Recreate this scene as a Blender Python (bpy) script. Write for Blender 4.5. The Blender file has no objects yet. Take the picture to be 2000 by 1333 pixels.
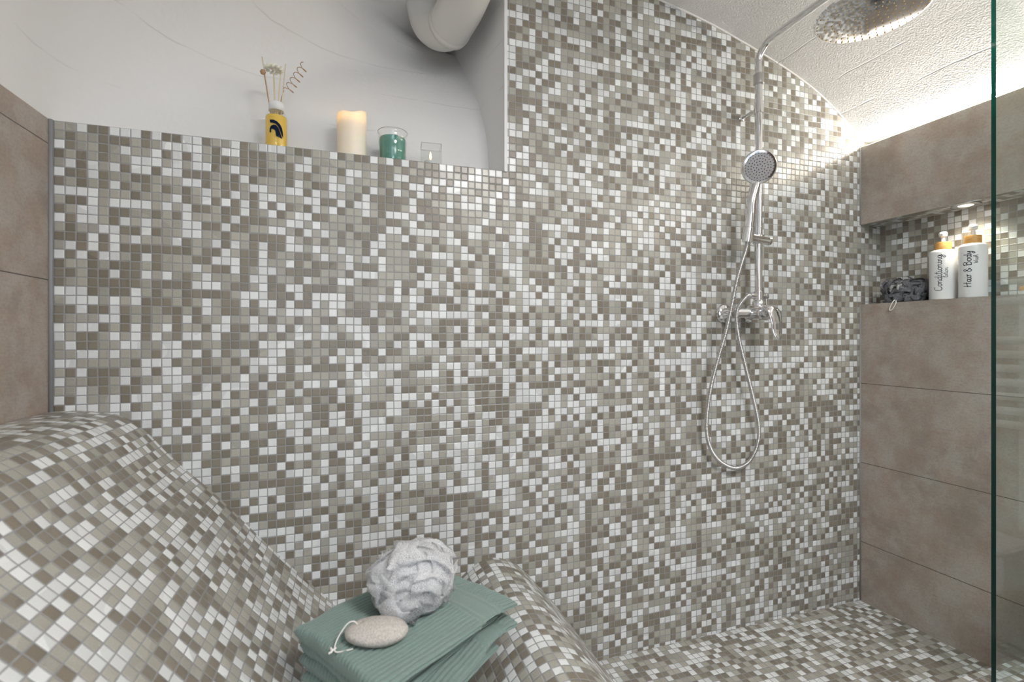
import bpy, bmesh, math, random
from mathutils import Vector, Matrix, noise
random.seed(7)
C = bpy.context.scene.collection
PI = math.pi

# ------------------------------------------------------------ camera, world, lights, exposure
cam_d = bpy.data.cameras.new('camera')
cam = bpy.data.objects.new('camera', cam_d); C.objects.link(cam)
cam.location = (0, -1.34, 0.997)
cam.rotation_euler = (PI/2, 0, math.radians(-18.25))
cam_d.sensor_width = 36; cam_d.lens = 36*949/2000; cam_d.shift_y = -0.00325
cam_d.clip_start = 0.02
cam_d.dof.use_dof = True; cam_d.dof.focus_distance = 1.55; cam_d.dof.aperture_fstop = 4.0
S = bpy.context.scene; S.camera = cam
w = bpy.data.worlds.new('world'); S.world = w; w.use_nodes = True
w.node_tree.nodes['Background'].inputs[0].default_value = (.75, .86, 1, 1)
w.node_tree.nodes['Background'].inputs[1].default_value = 0.6
S.view_settings.view_transform = 'Standard'; S.view_settings.look = 'None'
S.view_settings.gamma = 1; S.view_settings.use_curve_mapping = False
S.view_settings.exposure = 0.70
S.cycles.use_denoising = True
S.cycles.max_bounces = 10; S.cycles.transparent_max_bounces = 24
S.cycles.sample_clamp_indirect = 4

def area(name, loc, rot, sx, sy, power, col, spread=PI):
    l = bpy.data.lights.new(name, 'AREA'); l.shape = 'RECTANGLE'; l.size = sx; l.size_y = sy
    l.energy = power; l.color = col; l.spread = spread
    o = bpy.data.objects.new(name, l); C.objects.link(o); o.location = loc; o.rotation_euler = rot
    return o
def spot(name, loc, rot, power, col, ang, blend=.6, r=.02):
    l = bpy.data.lights.new(name, 'SPOT'); l.energy = power; l.color = col; l.spot_size = ang; l.spot_blend = blend
    l.shadow_soft_size = r
    o = bpy.data.objects.new(name, l); C.objects.link(o); o.location = loc; o.rotation_euler = rot
    return o
# daylight through the window behind the camera
area('window_daylight', (-0.05, -3.33, 1.35), (PI/2, 0, PI), 1.0, 1.0, 33, (.75, .88, 1))
# ceiling lamps of the bathroom behind the camera
area('ceiling_lamp_light', (0.75, -1.75, 2.075), (0, 0, 0), .5, .5, 22, (1, .975, .95))
# led strip on top of the beam
area('led_strip_light', (1.848, -1.25, 1.7255), (0, math.radians(125), 0), .006, 2.45, 8.5, (1, .92, .81))
# niche downlight
spot('niche_downlight_light', (1.875, -.313, 1.416), (0, 0, 0), 2.2, (1, .90, .72), math.radians(125), .8, .02)

# ------------------------------------------------------------ helpers
def tag(o, label=None, cat=None, group=None, kind=None):
    if label: o['label'] = label
    if cat: o['category'] = cat
    if group: o['group'] = group
    if kind: o['kind'] = kind
    return o
def mesh(name, vs, fs, mats, parent=None, smooth=True, uvs=None, fm=None, uvf=None):
    """uvs: per-vertex uv ; uvf: per-face list of uvs ; fm: per-face material index"""
    me = bpy.data.meshes.new(name)
    me.from_pydata([tuple(v) for v in vs], [], fs)
    if not isinstance(mats, (list, tuple)): mats = [mats]
    for m in mats: me.materials.append(m)
    if uvs or uvf:
        ul = me.uv_layers.new(name='UVMap')
        for p in me.polygons:
            for k, li in enumerate(p.loop_indices):
                ul.data[li].uv = uvf[p.index][k] if uvf else uvs[me.loops[li].vertex_index]
    for p in me.polygons:
        p.use_smooth = smooth
        if fm: p.material_index = fm[p.index]
    me.update()
    o = bpy.data.objects.new(name, me); C.objects.link(o)
    if parent: o.parent = parent
    return o
def empty(name, loc, label, cat, group=None):
    o = bpy.data.objects.new(name, None); C.objects.link(o); o.location = loc
    o.empty_display_size = .02
    return tag(o, label, cat, group)
class MB:
    def __init__(s): s.v = []; s.f = []
    def add(s, vs, fs):
        n = len(s.v); s.v += [Vector(v) for v in vs]; s.f += [[i+n for i in f] for f in fs]; return s
    def build(s, name, mat, parent=None, smooth=True, off=None, angle=None):
        vs = s.v if off is None else [v-Vector(off) for v in s.v]
        o = mesh(name, vs, s.f, mat, parent, smooth)
        bm = bmesh.new(); bm.from_mesh(o.data); bmesh.ops.recalc_face_normals(bm, faces=bm.faces); bm.to_mesh(o.data); bm.free()
        if angle is not None:
            o.data.set_sharp_from_angle(angle=math.radians(angle))
        return o
    def box(s, a, b, bev=0, seg=2):
        bm = bmesh.new(); bmesh.ops.create_cube(bm, size=1)
        a = Vector(a); b = Vector(b); c = (a+b)/2; d = b-a
        for v in bm.verts: v.co = Vector((c.x+v.co.x*d.x, c.y+v.co.y*d.y, c.z+v.co.z*d.z))
        if bev: bmesh.ops.bevel(bm, geom=list(bm.edges), offset=bev, segments=seg, profile=.5, affect='EDGES')
        bm.verts.index_update()
        s.add([v.co.copy() for v in bm.verts], [[v.index for v in f.verts] for f in bm.faces]); bm.free(); return s
    def tube(s, pts, r, seg=14, caps=True):
        pts = [Vector(p) for p in pts]; n = len(pts)
        rf = r if callable(r) else (lambda i: r)
        t = (pts[1]-pts[0]).normalized()
        up = Vector((0, 0, 1)) if abs(t.z) < .9 else Vector((1, 0, 0))
        u = t.cross(up).normalized(); vs = []; fs = []
        for i, p in enumerate(pts):
            t2 = (pts[min(i+1, n-1)]-pts[max(i-1, 0)]).normalized()
            u = (u-t2*u.dot(t2)).normalized(); v = t2.cross(u); rr = rf(i)
            for k in range(seg):
                a = 2*PI*k/seg; vs.append(p+(u*math.cos(a)+v*math.sin(a))*rr)
        for i in range(n-1):
            for k in range(seg):
                k2 = (k+1) % seg; fs.append([i*seg+k, i*seg+k2, (i+1)*seg+k2, (i+1)*seg+k])
        if caps: fs.append(list(range(seg))[::-1]); fs.append([(n-1)*seg+k for k in range(seg)])
        return s.add(vs, fs)
    def lathe(s, prof, o=(0, 0, 0), axis=(0, 0, 1), seg=32, sx=1, sy=1):
        o = Vector(o); z = Vector(axis).normalized()
        x = z.orthogonal().normalized() if abs(z.z) < .99 else Vector((1, 0, 0)); y = z.cross(x)
        vs = []; fs = []; n = len(prof)
        for (r, h) in prof:
            for k in range(seg):
                a = 2*PI*k/seg; vs.append(o+z*h+x*(r*sx*math.cos(a))+y*(r*sy*math.sin(a)))
        for i in range(n-1):
            for k in range(seg):
                k2 = (k+1) % seg; fs.append([i*seg+k, i*seg+k2, (i+1)*seg+k2, (i+1)*seg+k])
        if prof[0][0] > 1e-6: fs.append(list(range(seg))[::-1])
        if prof[-1][0] > 1e-6: fs.append([(n-1)*seg+k for k in range(seg)])
        return s.add(vs, fs)
def smoothpath(P, n=10, closed=False):
    P = [Vector(p) for p in P]; out = []; m = len(P)
    g = (lambda i: P[i % m]) if closed else (lambda i: P[max(0, min(m-1, i))])
    for i in range(m if closed else m-1):
        a, b, c, d = g(i-1), g(i), g(i+1), g(i+2)
        for k in range(n):
            t = k/n
            out.append(.5*((2*b)+(c-a)*t+(2*a-5*b+4*c-d)*t*t+(3*b-a-3*c+d)*t**3))
    if not closed: out.append(P[-1].copy())
    return out
def resample(P, step):
    out = [P[0].copy()]; acc = 0; last = P[0]
    for p in P[1:]:
        while (p-last).length+1e-12 >= step:
            last = last+(p-last).normalized()*step; out.append(last.copy())
    return out

# ------------------------------------------------------------ materials
class NT:
    def __init__(s, name):
        s.m = bpy.data.materials.new(name); s.m.use_nodes = True; s.t = s.m.node_tree
        s.b = s.t.nodes['Principled BSDF']; s.out = s.t.nodes['Material Output']
    def n(s, typ, **kw):
        nd = s.t.nodes.new(typ)
        for k, v in kw.items(): setattr(nd, k, v)
        return nd
    def l(s, a, b): s.t.links.new(a, b)
    def setv(s, inp, v):
        if hasattr(v, 'links'): s.l(v, inp)
        else: inp.default_value = v
    def math(s, op, a, b=0.0, c=0.0):
        nd = s.n('ShaderNodeMath', operation=op)
        for i, v in enumerate((a, b, c)): s.setv(nd.inputs[i], v)
        return nd.outputs[0]
    def vmath(s, op, a, b=(0, 0, 0)):
        nd = s.n('ShaderNodeVectorMath', operation=op); s.setv(nd.inputs[0], a); s.setv(nd.inputs[1], b); return nd.outputs[0]
    def mix(s, f, a, b, blend='MIX'):
        nd = s.n('ShaderNodeMix', data_type='RGBA', blend_type=blend)
        s.setv(nd.inputs[0], f)
        for i, v in ((6, a), (7, b)): s.setv(nd.inputs[i], v if hasattr(v, 'links') else (*v, 1))
        return nd.outputs[2]
    def noise(s, vec, scale, detail=4, rough=.5, dist=0):
        nd = s.n('ShaderNodeTexNoise'); nd.inputs['Scale'].default_value = scale; nd.inputs['Detail'].default_value = detail
        nd.inputs['Roughness'].default_value = rough; nd.inputs['Distortion'].default_value = dist
        if vec is not None: s.l(vec, nd.inputs['Vector'])
        return nd
    def ramp(s, f, stops, interp='LINEAR'):
        nd = s.n('ShaderNodeValToRGB'); nd.color_ramp.interpolation = interp; s.l(f, nd.inputs[0])
        e = nd.color_ramp.elements
        while len(e) < len(stops): e.new(.5)
        for i, (p, c) in enumerate(stops):
            e[i].position = p; e[i].color = (*c, 1) if len(c) == 3 else c
        return nd.outputs[0]
    def bump(s, h, strength, dist):
        nd = s.n('ShaderNodeBump'); nd.inputs['Strength'].default_value = strength; nd.inputs['Distance'].default_value = dist
        s.l(h, nd.inputs['Height']); s.l(nd.outputs[0], s.b.inputs['Normal']); return nd
def simple(name, col, rough=.5, metal=0, **kw):
    t = NT(name); t.b.inputs['Base Color'].default_value = (*col, 1)
    t.b.inputs['Roughness'].default_value = rough; t.b.inputs['Metallic'].default_value = metal
    for k, v in kw.items(): t.b.inputs[k.replace('_', ' ')].default_value = v
    return t.m
def mosaic_mat():
    t = NT('glass_mosaic'); P = .0204
    uv = t.n('ShaderNodeUVMap').outputs[0]
    w = t.noise(uv, 9, 1); wv = t.vmath('SCALE', t.vmath('SUBTRACT', w.outputs['Color'], (.5, .5, .5))); wv.node.inputs['Scale'].default_value = .0035
    uvw = t.vmath('ADD', uv, wv)
    sc = t.vmath('SCALE', uvw); sc.node.inputs['Scale'].default_value = 1/P
    cell = t.vmath('FLOOR', sc); fr = t.vmath('FRACTION', sc)
    wn = t.n('ShaderNodeTexWhiteNoise', noise_dimensions='2D'); t.l(cell, wn.inputs['Vector'])
    wn2 = t.n('ShaderNodeTexWhiteNoise', noise_dimensions='3D'); t.l(t.vmath('ADD', cell, (17.3, 5.1, 3.7)), wn2.inputs['Vector'])
    sep = t.n('ShaderNodeSeparateXYZ'); t.l(fr, sep.inputs[0])
    def edge(c):
        return t.math('SUBTRACT', .5, t.math('ABSOLUTE', t.math('SUBTRACT', c, .5)))
    d = t.math('MINIMUM', edge(sep.outputs[0]), edge(sep.outputs[1]))
    mr = t.n('ShaderNodeMapRange', interpolation_type='SMOOTHSTEP'); t.l(d, mr.inputs[0])
    mr.inputs[1].default_value = .035; mr.inputs[2].default_value = .07
    mask = mr.outputs[0]
    base = t.ramp(wn.outputs['Value'], [(0, (.215, .188, .146)), (.33, (.395, .382, .332)), (.67, (.76, .785, .79))], 'CONSTANT')
    # small differences from tile to tile
    var = t.math('MULTIPLY_ADD', wn2.outputs['Value'], .26, .87)
    comb = t.n('ShaderNodeCombineXYZ')
    for i in range(3): t.l(var, comb.inputs[i])
    base = t.mix(1.0, base, comb.outputs[0], 'MULTIPLY')
    hue = t.n('ShaderNodeSeparateXYZ'); t.l(wn2.outputs['Color'], hue.inputs[0])
    base = t.mix(t.math('MULTIPLY', hue.outputs[1], .22), base, t.mix(.5, base, (.42, .43, .44)))
    # grain inside the brown and beige glass, none in the white one
    sp = t.noise(uv, 900, 2, .6).outputs['Fac']
    isw = t.math('GREATER_THAN', wn.outputs['Value'], .67)
    amt = t.math('SUBTRACT', 1.0, t.math('MULTIPLY', isw, .8))
    g = t.math('MULTIPLY_ADD', t.math('MULTIPLY', t.math('SUBTRACT', sp, .5), amt), 1.5, 1.0)
    comb2 = t.n('ShaderNodeCombineXYZ')
    for i in range(3): t.l(g, comb2.inputs[i])
    base = t.mix(1.0, base, comb2.outputs[0], 'MULTIPLY')
    gn = t.noise(uv, 60, 2).outputs['Fac']
    grout = t.mix(gn, (.26, .268, .282), (.35, .357, .368))
    col = t.mix(mask, grout, base)
    t.l(col, t.b.inputs['Base Color'])
    t.l(t.math('ADD', t.math('MULTIPLY', mask, -.42), .70), t.b.inputs['Roughness'])
    mh = t.n('ShaderNodeMapRange', interpolation_type='SMOOTHSTEP'); t.l(d, mh.inputs[0])
    mh.inputs[1].default_value = .03; mh.inputs[2].default_value = .13
    # each tile sits at its own slight tilt
    tx = t.math('MULTIPLY', t.math('SUBTRACT', hue.outputs[0], .5), t.math('SUBTRACT', sep.outputs[0], .5))
    ty = t.math('MULTIPLY', t.math('SUBTRACT', hue.outputs[2], .5), t.math('SUBTRACT', sep.outputs[1], .5))
    h = t.math('ADD', mh.outputs[0], t.math('MULTIPLY', t.math('ADD', tx, ty), .8))
    h = t.math('ADD', h, t.math('MULTIPLY', t.noise(uv, 120, 1).outputs['Fac'], .25))
    t.bump(h, 1.0, .0006)
    t.b.inputs['Specular IOR Level'].default_value = .5
    return t.m
def tile_mat():
    t = NT('stone_look_tile')
    uv = t.n('ShaderNodeUVMap').outputs[0]
    sep = t.n('ShaderNodeSeparateXYZ'); t.l(uv, sep.inputs[0])
    n1 = t.noise(uv, 3.2, 5, .6, .4).outputs['Fac']
    n2 = t.noise(uv, 14, 6, .65).outputs['Fac']
    n3 = t.noise(uv, 160, 3, .6).outputs['Fac']
    mp = t.n('ShaderNodeMapping'); mp.inputs['Scale'].default_value = (4.5, 2.6, 1); t.l(uv, mp.inputs[0])
    n4 = t.noise(mp.outputs[0], 1.6, 4, .6).outputs['Fac']
    mp2 = t.n('ShaderNodeMapping'); mp2.inputs['Scale'].default_value = (1, 14, 1); t.l(uv, mp2.inputs[0])
    n5 = t.noise(mp2.outputs[0], 30, 3, .6).outputs['Fac']
    base = t.ramp(n1, [(.36, (.30, .265, .235)), (.5, (.40, .325, .27)), (.64, (.47, .43, .39))])
    base = t.mix(t.ramp(n2, [(.42, (0, 0, 0)), (.62, (.7, .7, .7))]), base, (.46, .44, .41))
    base = t.mix(t.ramp(n4, [(.45, (0, 0, 0)), (.68, (.6, .6, .6))]), base, (.30, .235, .19))
    base = t.mix(t.ramp(n3, [(.35, (.22, .22, .22)), (.55, (0, 0, 0))]), base, (.16, .13, .11))
    base = t.mix(t.ramp(n5, [(.3, (.2, .2, .2)), (.5, (0, 0, 0))]), base, (.18, .15, .13))
    v = t.math('FRACT', t.math('DIVIDE', t.math('ADD', sep.outputs[1], .0765), .3002))
    dv = t.math('SUBTRACT', .5, t.math('ABSOLUTE', t.math('SUBTRACT', v, .5)))
    u = t.math('FRACT', t.math('DIVIDE', t.math('ADD', sep.outputs[0], .552), .602))
    du = t.math('SUBTRACT', .5, t.math('ABSOLUTE', t.math('SUBTRACT', u, .5)))
    d = t.math('MINIMUM', t.math('MULTIPLY', dv, .3), t.math('MULTIPLY', du, .6))
    j = t.n('ShaderNodeMapRange'); t.l(d, j.inputs[0]); j.inputs[1].default_value = .0007; j.inputs[2].default_value = .0014
    col = t.mix(j.outputs[0], (.085, .075, .07), base)
    t.l(col, t.b.inputs['Base Color']); t.b.inputs['Roughness'].default_value = .48
    h = t.math('ADD', j.outputs[0], t.math('MULTIPLY', n5, .25))
    t.bump(h, .5, .0008)
    return t.m
def plaster_mat(name, col, rough_scale, strength, joints, axis, jn=.0028):
    t = NT(name)
    geo = t.n('ShaderNodeNewGeometry').outputs['Position']
    sep = t.n('ShaderNodeSeparateXYZ'); t.l(geo, sep.inputs[0])
    wob = t.noise(geo, 3, 3).outputs['Fac']
    c = t.math('ADD', sep.outputs[axis], t.math('MULTIPLY', t.math('SUBTRACT', wob, .5), .05))
    dmin = None
    for jx in joints:
        dd = t.math('ABSOLUTE', t.math('SUBTRACT', c, jx))
        dmin = dd if dmin is None else t.math('MINIMUM', dmin, dd)
    j = t.n('ShaderNodeMapRange'); t.l(dmin, j.inputs[0]); j.inputs[1].default_value = 0; j.inputs[2].default_value = jn
    brk = t.noise(geo, 6, 2).outputs['Fac']
    pres = t.ramp(brk, [(.45, (0, 0, 0)), (.6, (1, 1, 1))])
    jm = t.math('MULTIPLY', t.math('SUBTRACT', 1.0, j.outputs[0]), pres)
    cc = t.mix(t.math('MULTIPLY', jm, .35), col, tuple(x*.55 for x in col))
    t.l(cc, t.b.inputs['Base Color']); t.b.inputs['Roughness'].default_value = .75
    mu = t.n('ShaderNodeTexVoronoi', feature='SMOOTH_F1'); mu.inputs['Scale'].default_value = rough_scale; t.l(geo, mu.inputs['Vector'])
    n2 = t.noise(geo, rough_scale*1.3, 2, .6).outputs['Fac']
    big = t.noise(geo, 7, 3).outputs['Fac']
    h = t.math('ADD', t.math('MULTIPLY', mu.outputs['Distance'], .9), n2)
    h = t.math('ADD', t.math('MULTIPLY', big, 1.2), h)
    h = t.math('SUBTRACT', h, t.math('MULTIPLY', jm, 1.5))
    t.bump(h, strength, .002)
    return t.m
M = {}
M['mosaic'] = mosaic_mat(); M['tile'] = tile_mat()
M['ceil'] = plaster_mat('rough_white_plaster', (.79, .785, .78), 215, .75, [.98, 1.22, 1.436, 1.613, 1.7385], 0)
M['white'] = plaster_mat('smooth_white_plaster', (.80, .80, .80), 60, .22, [1.60, 1.74, 1.88, 1.99, 2.08], 2, .0022)
M['chrome'] = simple('chrome', (.80, .80, .81), .08, 1)
M['chrome_dull'] = simple('brushed_chrome', (.62, .62, .62), .28, 1)
M['white_plain'] = simple('white_paint', (.78, .79, .80), .5)
M['silicone'] = simple('grey_silicone', (.27, .275, .285), .5)
M['duct'] = simple('white_duct_plastic', (.72, .71, .68), .42)
M['enamel'] = simple('white_enamel', (.82, .83, .84), .22)
M['grey_box'] = simple('light_grey_lacquer', (.50, .51, .53), .3)
M['added_dark_panel'] = simple('added_panel_brown', (.07, .045, .03), .4)
M['grey_face'] = simple('grey_spray_face', (.33, .33, .34), .45)
M['dark_rubber'] = simple('dark_rubber', (.05, .05, .055), .5)
M['gold'] = simple('amber_nozzle', (.50, .32, .10), .35, .4)
M['bottle'] = simple('white_bottle', (.83, .84, .86), .28)
M['bottle_grey'] = simple('pale_grey_bottle', (.70, .73, .80), .25)
M['ink'] = simple('dark_ink', (.012, .018, .035), .5)
M['navy'] = simple('navy_print', (.006, .012, .035), .8, 0, Specular_IOR_Level=.1)
M['steel_knob'] = M['chrome_dull']
def wood_mat():
    t = NT('bamboo'); g = t.n('ShaderNodeTexCoord').outputs['Object']
    mp = t.n('ShaderNodeMapping'); mp.inputs['Scale'].default_value = (1, 1, 12); t.l(g, mp.inputs[0])
    n = t.noise(mp.outputs[0], 60, 3).outputs['Fac']
    t.l(t.ramp(n, [(.3, (.52, .26, .07)), (.7, (.72, .42, .14))]), t.b.inputs['Base Color']); t.b.inputs['Roughness'].default_value = .42
    return t.m
M['bamboo'] = wood_mat()
def fabric():
    t = NT('sage_green_terry'); g = t.n('ShaderNodeTexCoord').outputs['Object']
    n = t.noise(g, 900, 3, .7).outputs['Fac']; n2 = t.noise(g, 40, 3).outputs['Fac']
    c = t.ramp(n, [(.3, (.145, .215, .192)), (.7, (.29, .385, .355))])
    c = t.mix(t.math('MULTIPLY', n2, .35), c, (.20, .315, .29))
    t.l(c, t.b.inputs['Base Color']); t.b.inputs['Roughness'].default_value = .95
    t.b.inputs['Sheen Weight'].default_value = .35; t.b.inputs['Sheen Roughness'].default_value = .5
    t.b.inputs['Specular IOR Level'].default_value = .15
    t.bump(t.noise(g, 700, 3, .7).outputs['Fac'], .8, .0016)
    return t.m
M['terry'] = fabric()
def pumice():
    t = NT('pumice'); g = t.n('ShaderNodeTexCoord').outputs['Object']
    n = t.noise(g, 350, 4, .7).outputs['Fac']
    t.l(t.ramp(n, [(.3, (.37, .345, .32)), (.55, (.58, .55, .515)), (.75, (.68, .65, .61))]), t.b.inputs['Base Color'])
    t.b.inputs['Roughness'].default_value = .9; t.bump(n, .7, .0012)
    return t.m
M['pumice'] = pumice()
M['core_white'] = simple('solid_core_white', (.90, .91, .93), .9)
M['cord'] = simple('white_cord', (.80, .78, .76), .7)
def net(name, col, alpha, scale=420, trl=.5, th=.16):
    t = NT(name); uv = t.n('ShaderNodeUVMap').outputs[0]
    w = t.n('ShaderNodeTexVoronoi', feature='DISTANCE_TO_EDGE'); w.inputs['Scale'].default_value = scale; t.l(uv, w.inputs['Vector'])
    thread = t.math('LESS_THAN', w.outputs['Distance'], th)
    al = t.math('MULTIPLY_ADD', thread, 1-alpha, alpha)
    dif = t.n('ShaderNodeBsdfDiffuse'); dif.inputs[0].default_value = (*col, 1)
    tr = t.n('ShaderNodeBsdfTranslucent'); tr.inputs[0].default_value = (*col, 1)
    m1 = t.n('ShaderNodeMixShader'); m1.inputs[0].default_value = trl; t.l(dif.outputs[0], m1.inputs[1]); t.l(tr.outputs[0], m1.inputs[2])
    tp = t.n('ShaderNodeBsdfTransparent'); m2 = t.n('ShaderNodeMixShader'); t.l(al, m2.inputs[0])
    t.l(tp.outputs[0], m2.inputs[1]); t.l(m1.outputs[0], m2.inputs[2]); t.l(m2.outputs[0], t.out.inputs[0])
    return t.m
M['net_white'] = net('white_netting', (.95, .96, .98), .28, 1100, .5, .12)
M['net_core'] = net('dense_white_netting', (.95, .96, .98), .92, 1100, .5)
M['net_grey'] = net('grey_netting', (.27, .28, .31), .38, 500, .3)
M['net_silver'] = net('silver_netting', (.55, .56, .55), .8, 500, .2)
def clear(name, tint, ior=1.5, extra=0.0):
    t = NT(name); tp = t.n('ShaderNodeBsdfTransparent'); tp.inputs[0].default_value = (*tint, 1)
    gl = t.n('ShaderNodeBsdfGlossy'); gl.inputs['Roughness'].default_value = .01; gl.inputs[0].default_value = (1, 1, 1, 1)
    fr = t.n('ShaderNodeLayerWeight'); f5 = t.math('MULTIPLY_ADD', t.math('POWER', fr.outputs['Facing'], 5.0), .94, .06)
    mx = t.n('ShaderNodeMixShader'); t.l(f5, mx.inputs[0]); t.l(tp.outputs[0], mx.inputs[1]); t.l(gl.outputs[0], mx.inputs[2])
    t.l(mx.outputs[0], t.out.inputs[0]); return t.m
M['pane'] = clear('clear_glass_pane', (.93, .965, .95))
M['glass'] = clear('thin_clear_glass', (.965, .975, .975), 1.45)
t = NT('green_glass_edge'); tl = t.n('ShaderNodeBsdfTranslucent'); tl.inputs[0].default_value = (0, .45, .32, 1); ms = t.n('ShaderNodeMixShader'); ms.inputs[0].default_value = .06; t.l(t.b.outputs[0], ms.inputs[1]); t.l(tl.outputs[0], ms.inputs[2]); t.l(ms.outputs[0], t.out.inputs[0]); t.b.inputs['Base Color'].default_value = (.0, .012, .012, 1); t.b.inputs['Roughness'].default_value = .1
M['pane_edge'] = t.m
M['oil'] = simple('amber_oil', (.95, .64, .12), .12, 0, Transmission_Weight=.15, IOR=1.2)
M['green_wax'] = simple('sea_green_wax', (.075, .30, .235), .18)
M['wax'] = simple('ivory_wax', (.88, .82, .70), .45, 0, Subsurface_Weight=.8, Subsurface_Radius=(.03, .02, .01), Subsurface_Scale=1.0)
M['reed'] = simple('pale_reed', (.74, .62, .44), .6)
M['reed_brown'] = simple('brown_reed', (.42, .26, .15), .6)
M['flower'] = simple('cream_sola_flower', (.84, .83, .72), .8)
M['flame'] = simple('led_flame', (1, .8, .4), .4, 0, Emission_Color=(1, .62, .2, 1), Emission_Strength=3.0)
M['lamp'] = simple('lamp_diffuser', (1, .95, .85), .4, 0, Emission_Color=(1, .93, .82, 1), Emission_Strength=9.0)
M['led'] = simple('led_strip_diffuser', (1, .95, .85), .4, 0, Emission_Color=(1, .93, .80, 1), Emission_Strength=12.0)

# ------------------------------------------------------------ room shell
XL, XR, XN, LEDGE, YREAR = -.634, 1.836, .426, 1.479, -3.4
SH, BB, BT, XB = 1.123, 1.425, 1.719, 1.942      # shelf, beam bottom, beam top, recess back
def vault(x):
    P = [(.6, 2.118), (.80, 2.108), (.966, 2.084), (1.15, 2.050), (1.333, 2.001), (1.47, 1.958), (1.604, 1.905), (1.73, 1.833), (1.838, 1.745), (1.90, 1.66)]
    if x >= 1.838: return 1.745-(x-1.838)*.06
    if x <= .6:
        q = max(0, 1-((x-.6)/1.234)**2); return 1.468+.65*math.sqrt(q)
    for i in range(len(P)-1):
        if x <= P[i+1][0] or i == len(P)-2:
            t = (x-P[i][0])/(P[i+1][0]-P[i][0])
            a, b, c, d = P[max(i-1, 0)][1], P[i][1], P[i+1][1], P[min(i+2, len(P)-1)][1]
            return .5*(2*b+(c-a)*t+(2*a-5*b+4*c-d)*t*t+(3*b-a-3*c+d)*t**3)
def quad_obj(name, quads, mats, kind='structure'):
    """quads: list of (4 points, uv axes, mat index)"""
    vs = []; fs = []; uf = []; fm = []
    for q in quads:
        pts, ax, mi = q; n = len(vs); vs += pts; fs.append(list(range(n, n+len(pts)))); fm.append(mi)
        uf.append([(p[ax[0]], p[ax[1]]) for p in pts])
    return tag(mesh(name, vs, fs, mats, None, False, fm=fm, uvf=uf), kind=kind)
def rect(p, q, c, axis):
    """axis-aligned rectangle between p and q with constant axis"""
    a = [i for i in range(3) if i != axis]
    out = []
    for s, t_ in ((0, 0), (1, 0), (1, 1), (0, 1)):
        v = [0, 0, 0]; v[axis] = c; v[a[0]] = (p[0], q[0])[s]; v[a[1]] = (p[1], q[1])[t_]; out.append(tuple(v))
    return out, a
# main mosaic wall (with the ledge of the recess)
UO, VO = .634-.0066, -1.479+.0204*73
quads = []
pts = [(XL-.02, 0, -.02), (XN, 0, -.02), (XN, 0, LEDGE), (XL-.02, 0, LEDGE)]
arch = [(XN+(XB+.03-XN)*i/60, 0, vault(XN+(XB+.03-XN)*i/60)+.02) for i in range(60, -1, -1)]
pts2 = [(XN, 0, -.02), (XB+.03, 0, -.02)]+arch
vs = pts+pts2; fs = [[0, 1, 2, 3], list(range(4, 4+len(pts2)))]
ledge = [(XL-.02, 0, LEDGE), (XN, 0, LEDGE), (XN, .2, LEDGE), (XL-.02, .2, LEDGE)]
n = len(vs); vs += ledge; fs.append([n, n+1, n+2, n+3])
uf = [[(v[0]+UO, v[2]+VO) for v in pts], [(v[0]+UO, v[2]+VO) for v in pts2], [(v[0]+UO, v[1]) for v in ledge]]
tag(mesh('wall_back', vs, fs, [M['mosaic'], M['white']], None, False, uvf=uf, fm=[0, 0, 1]), kind='structure')
# left wall
q, a = rect((YREAR, 0), (.02, LEDGE), XL, 0)
quad_obj('wall_left', [(q, (1, 2), 0)], [M['tile']])
# right wall: tiled lower block, lit recess, tiled beam
Q = []
YE = -.56
def R(p, q_, c, ax, mi):
    pts_, a_ = rect(p, q_, c, ax); Q.append((pts_, a_, mi))
R((YREAR, 0), (.0, SH), XR, 0, 0)                 # lower face
R((YREAR, SH), (YE, BB), XR, 0, 0)                # outside the shower
R((YREAR, BB), (.0, BT), XR, 0, 0)                # beam face
R((YE, SH-.02), (.02, BB+.02), XB, 0, 1)          # recess back
R((XR, YE), (XB, 0), BB, 2, 1)                    # beam underside
R((XR, YE), (XB, 0), SH, 2, 1)                    # shelf
R((XR, SH), (XB, BB), YE, 1, 1)                   # recess end
R((XR, YREAR), (2.02, .02), BT, 2, 0)             # beam top
quad_obj('wall_right', Q, [M['tile'], M['mosaic']])
# rear wall with a window opening, floor
WX0, WX1, WZ0, WZ1 = -.55, .45, .85, 1.85
Q = []
R((XL, 0), (WX0, 2.3), YREAR, 1, 0); R((WX1, 0), (2.05, 2.3), YREAR, 1, 0)
R((WX0, 0), (WX1, WZ0), YREAR, 1, 0); R((WX0, WZ1), (WX1, 2.3), YREAR, 1, 0)
quad_obj('wall_rear', Q, [M['white_plain']])
mb = MB()
for a_, b_ in (((WX0, WZ0), (WX0+.05, WZ1)), ((WX1-.05, WZ0), (WX1, WZ1)), ((WX0, WZ0), (WX1, WZ0+.05)), ((WX0, WZ1-.05), (WX1, WZ1)), ((-.075, WZ0), (-.025, WZ1))):
    mb.box((a_[0], YREAR-.03, a_[1]), (b_[0], YREAR+.03, b_[1]), .004)
tag(mb.build('window_1', M['white_plain'], smooth=False), kind='structure')
tag(MB().box((.75, YREAR+.001, .0), (1.55, YREAR+.03, 2.0), .005).build('added_dark_panel_1', M['added_dark_panel'], smooth=False), kind='structure')  # unseen dark panel, added so the chrome reflects dark stripes
vs = [(XL-.02, YREAR, 0), (2.0, YREAR, 0), (2.0, .02, 0), (XL-.02, .02, 0)]
tag(mesh('floor', vs, [[0, 1, 2, 3]], [M['mosaic']], None, False, uvf=[[(v[0]+.005, v[1]+.003) for v in vs]]), kind='structure')
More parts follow.
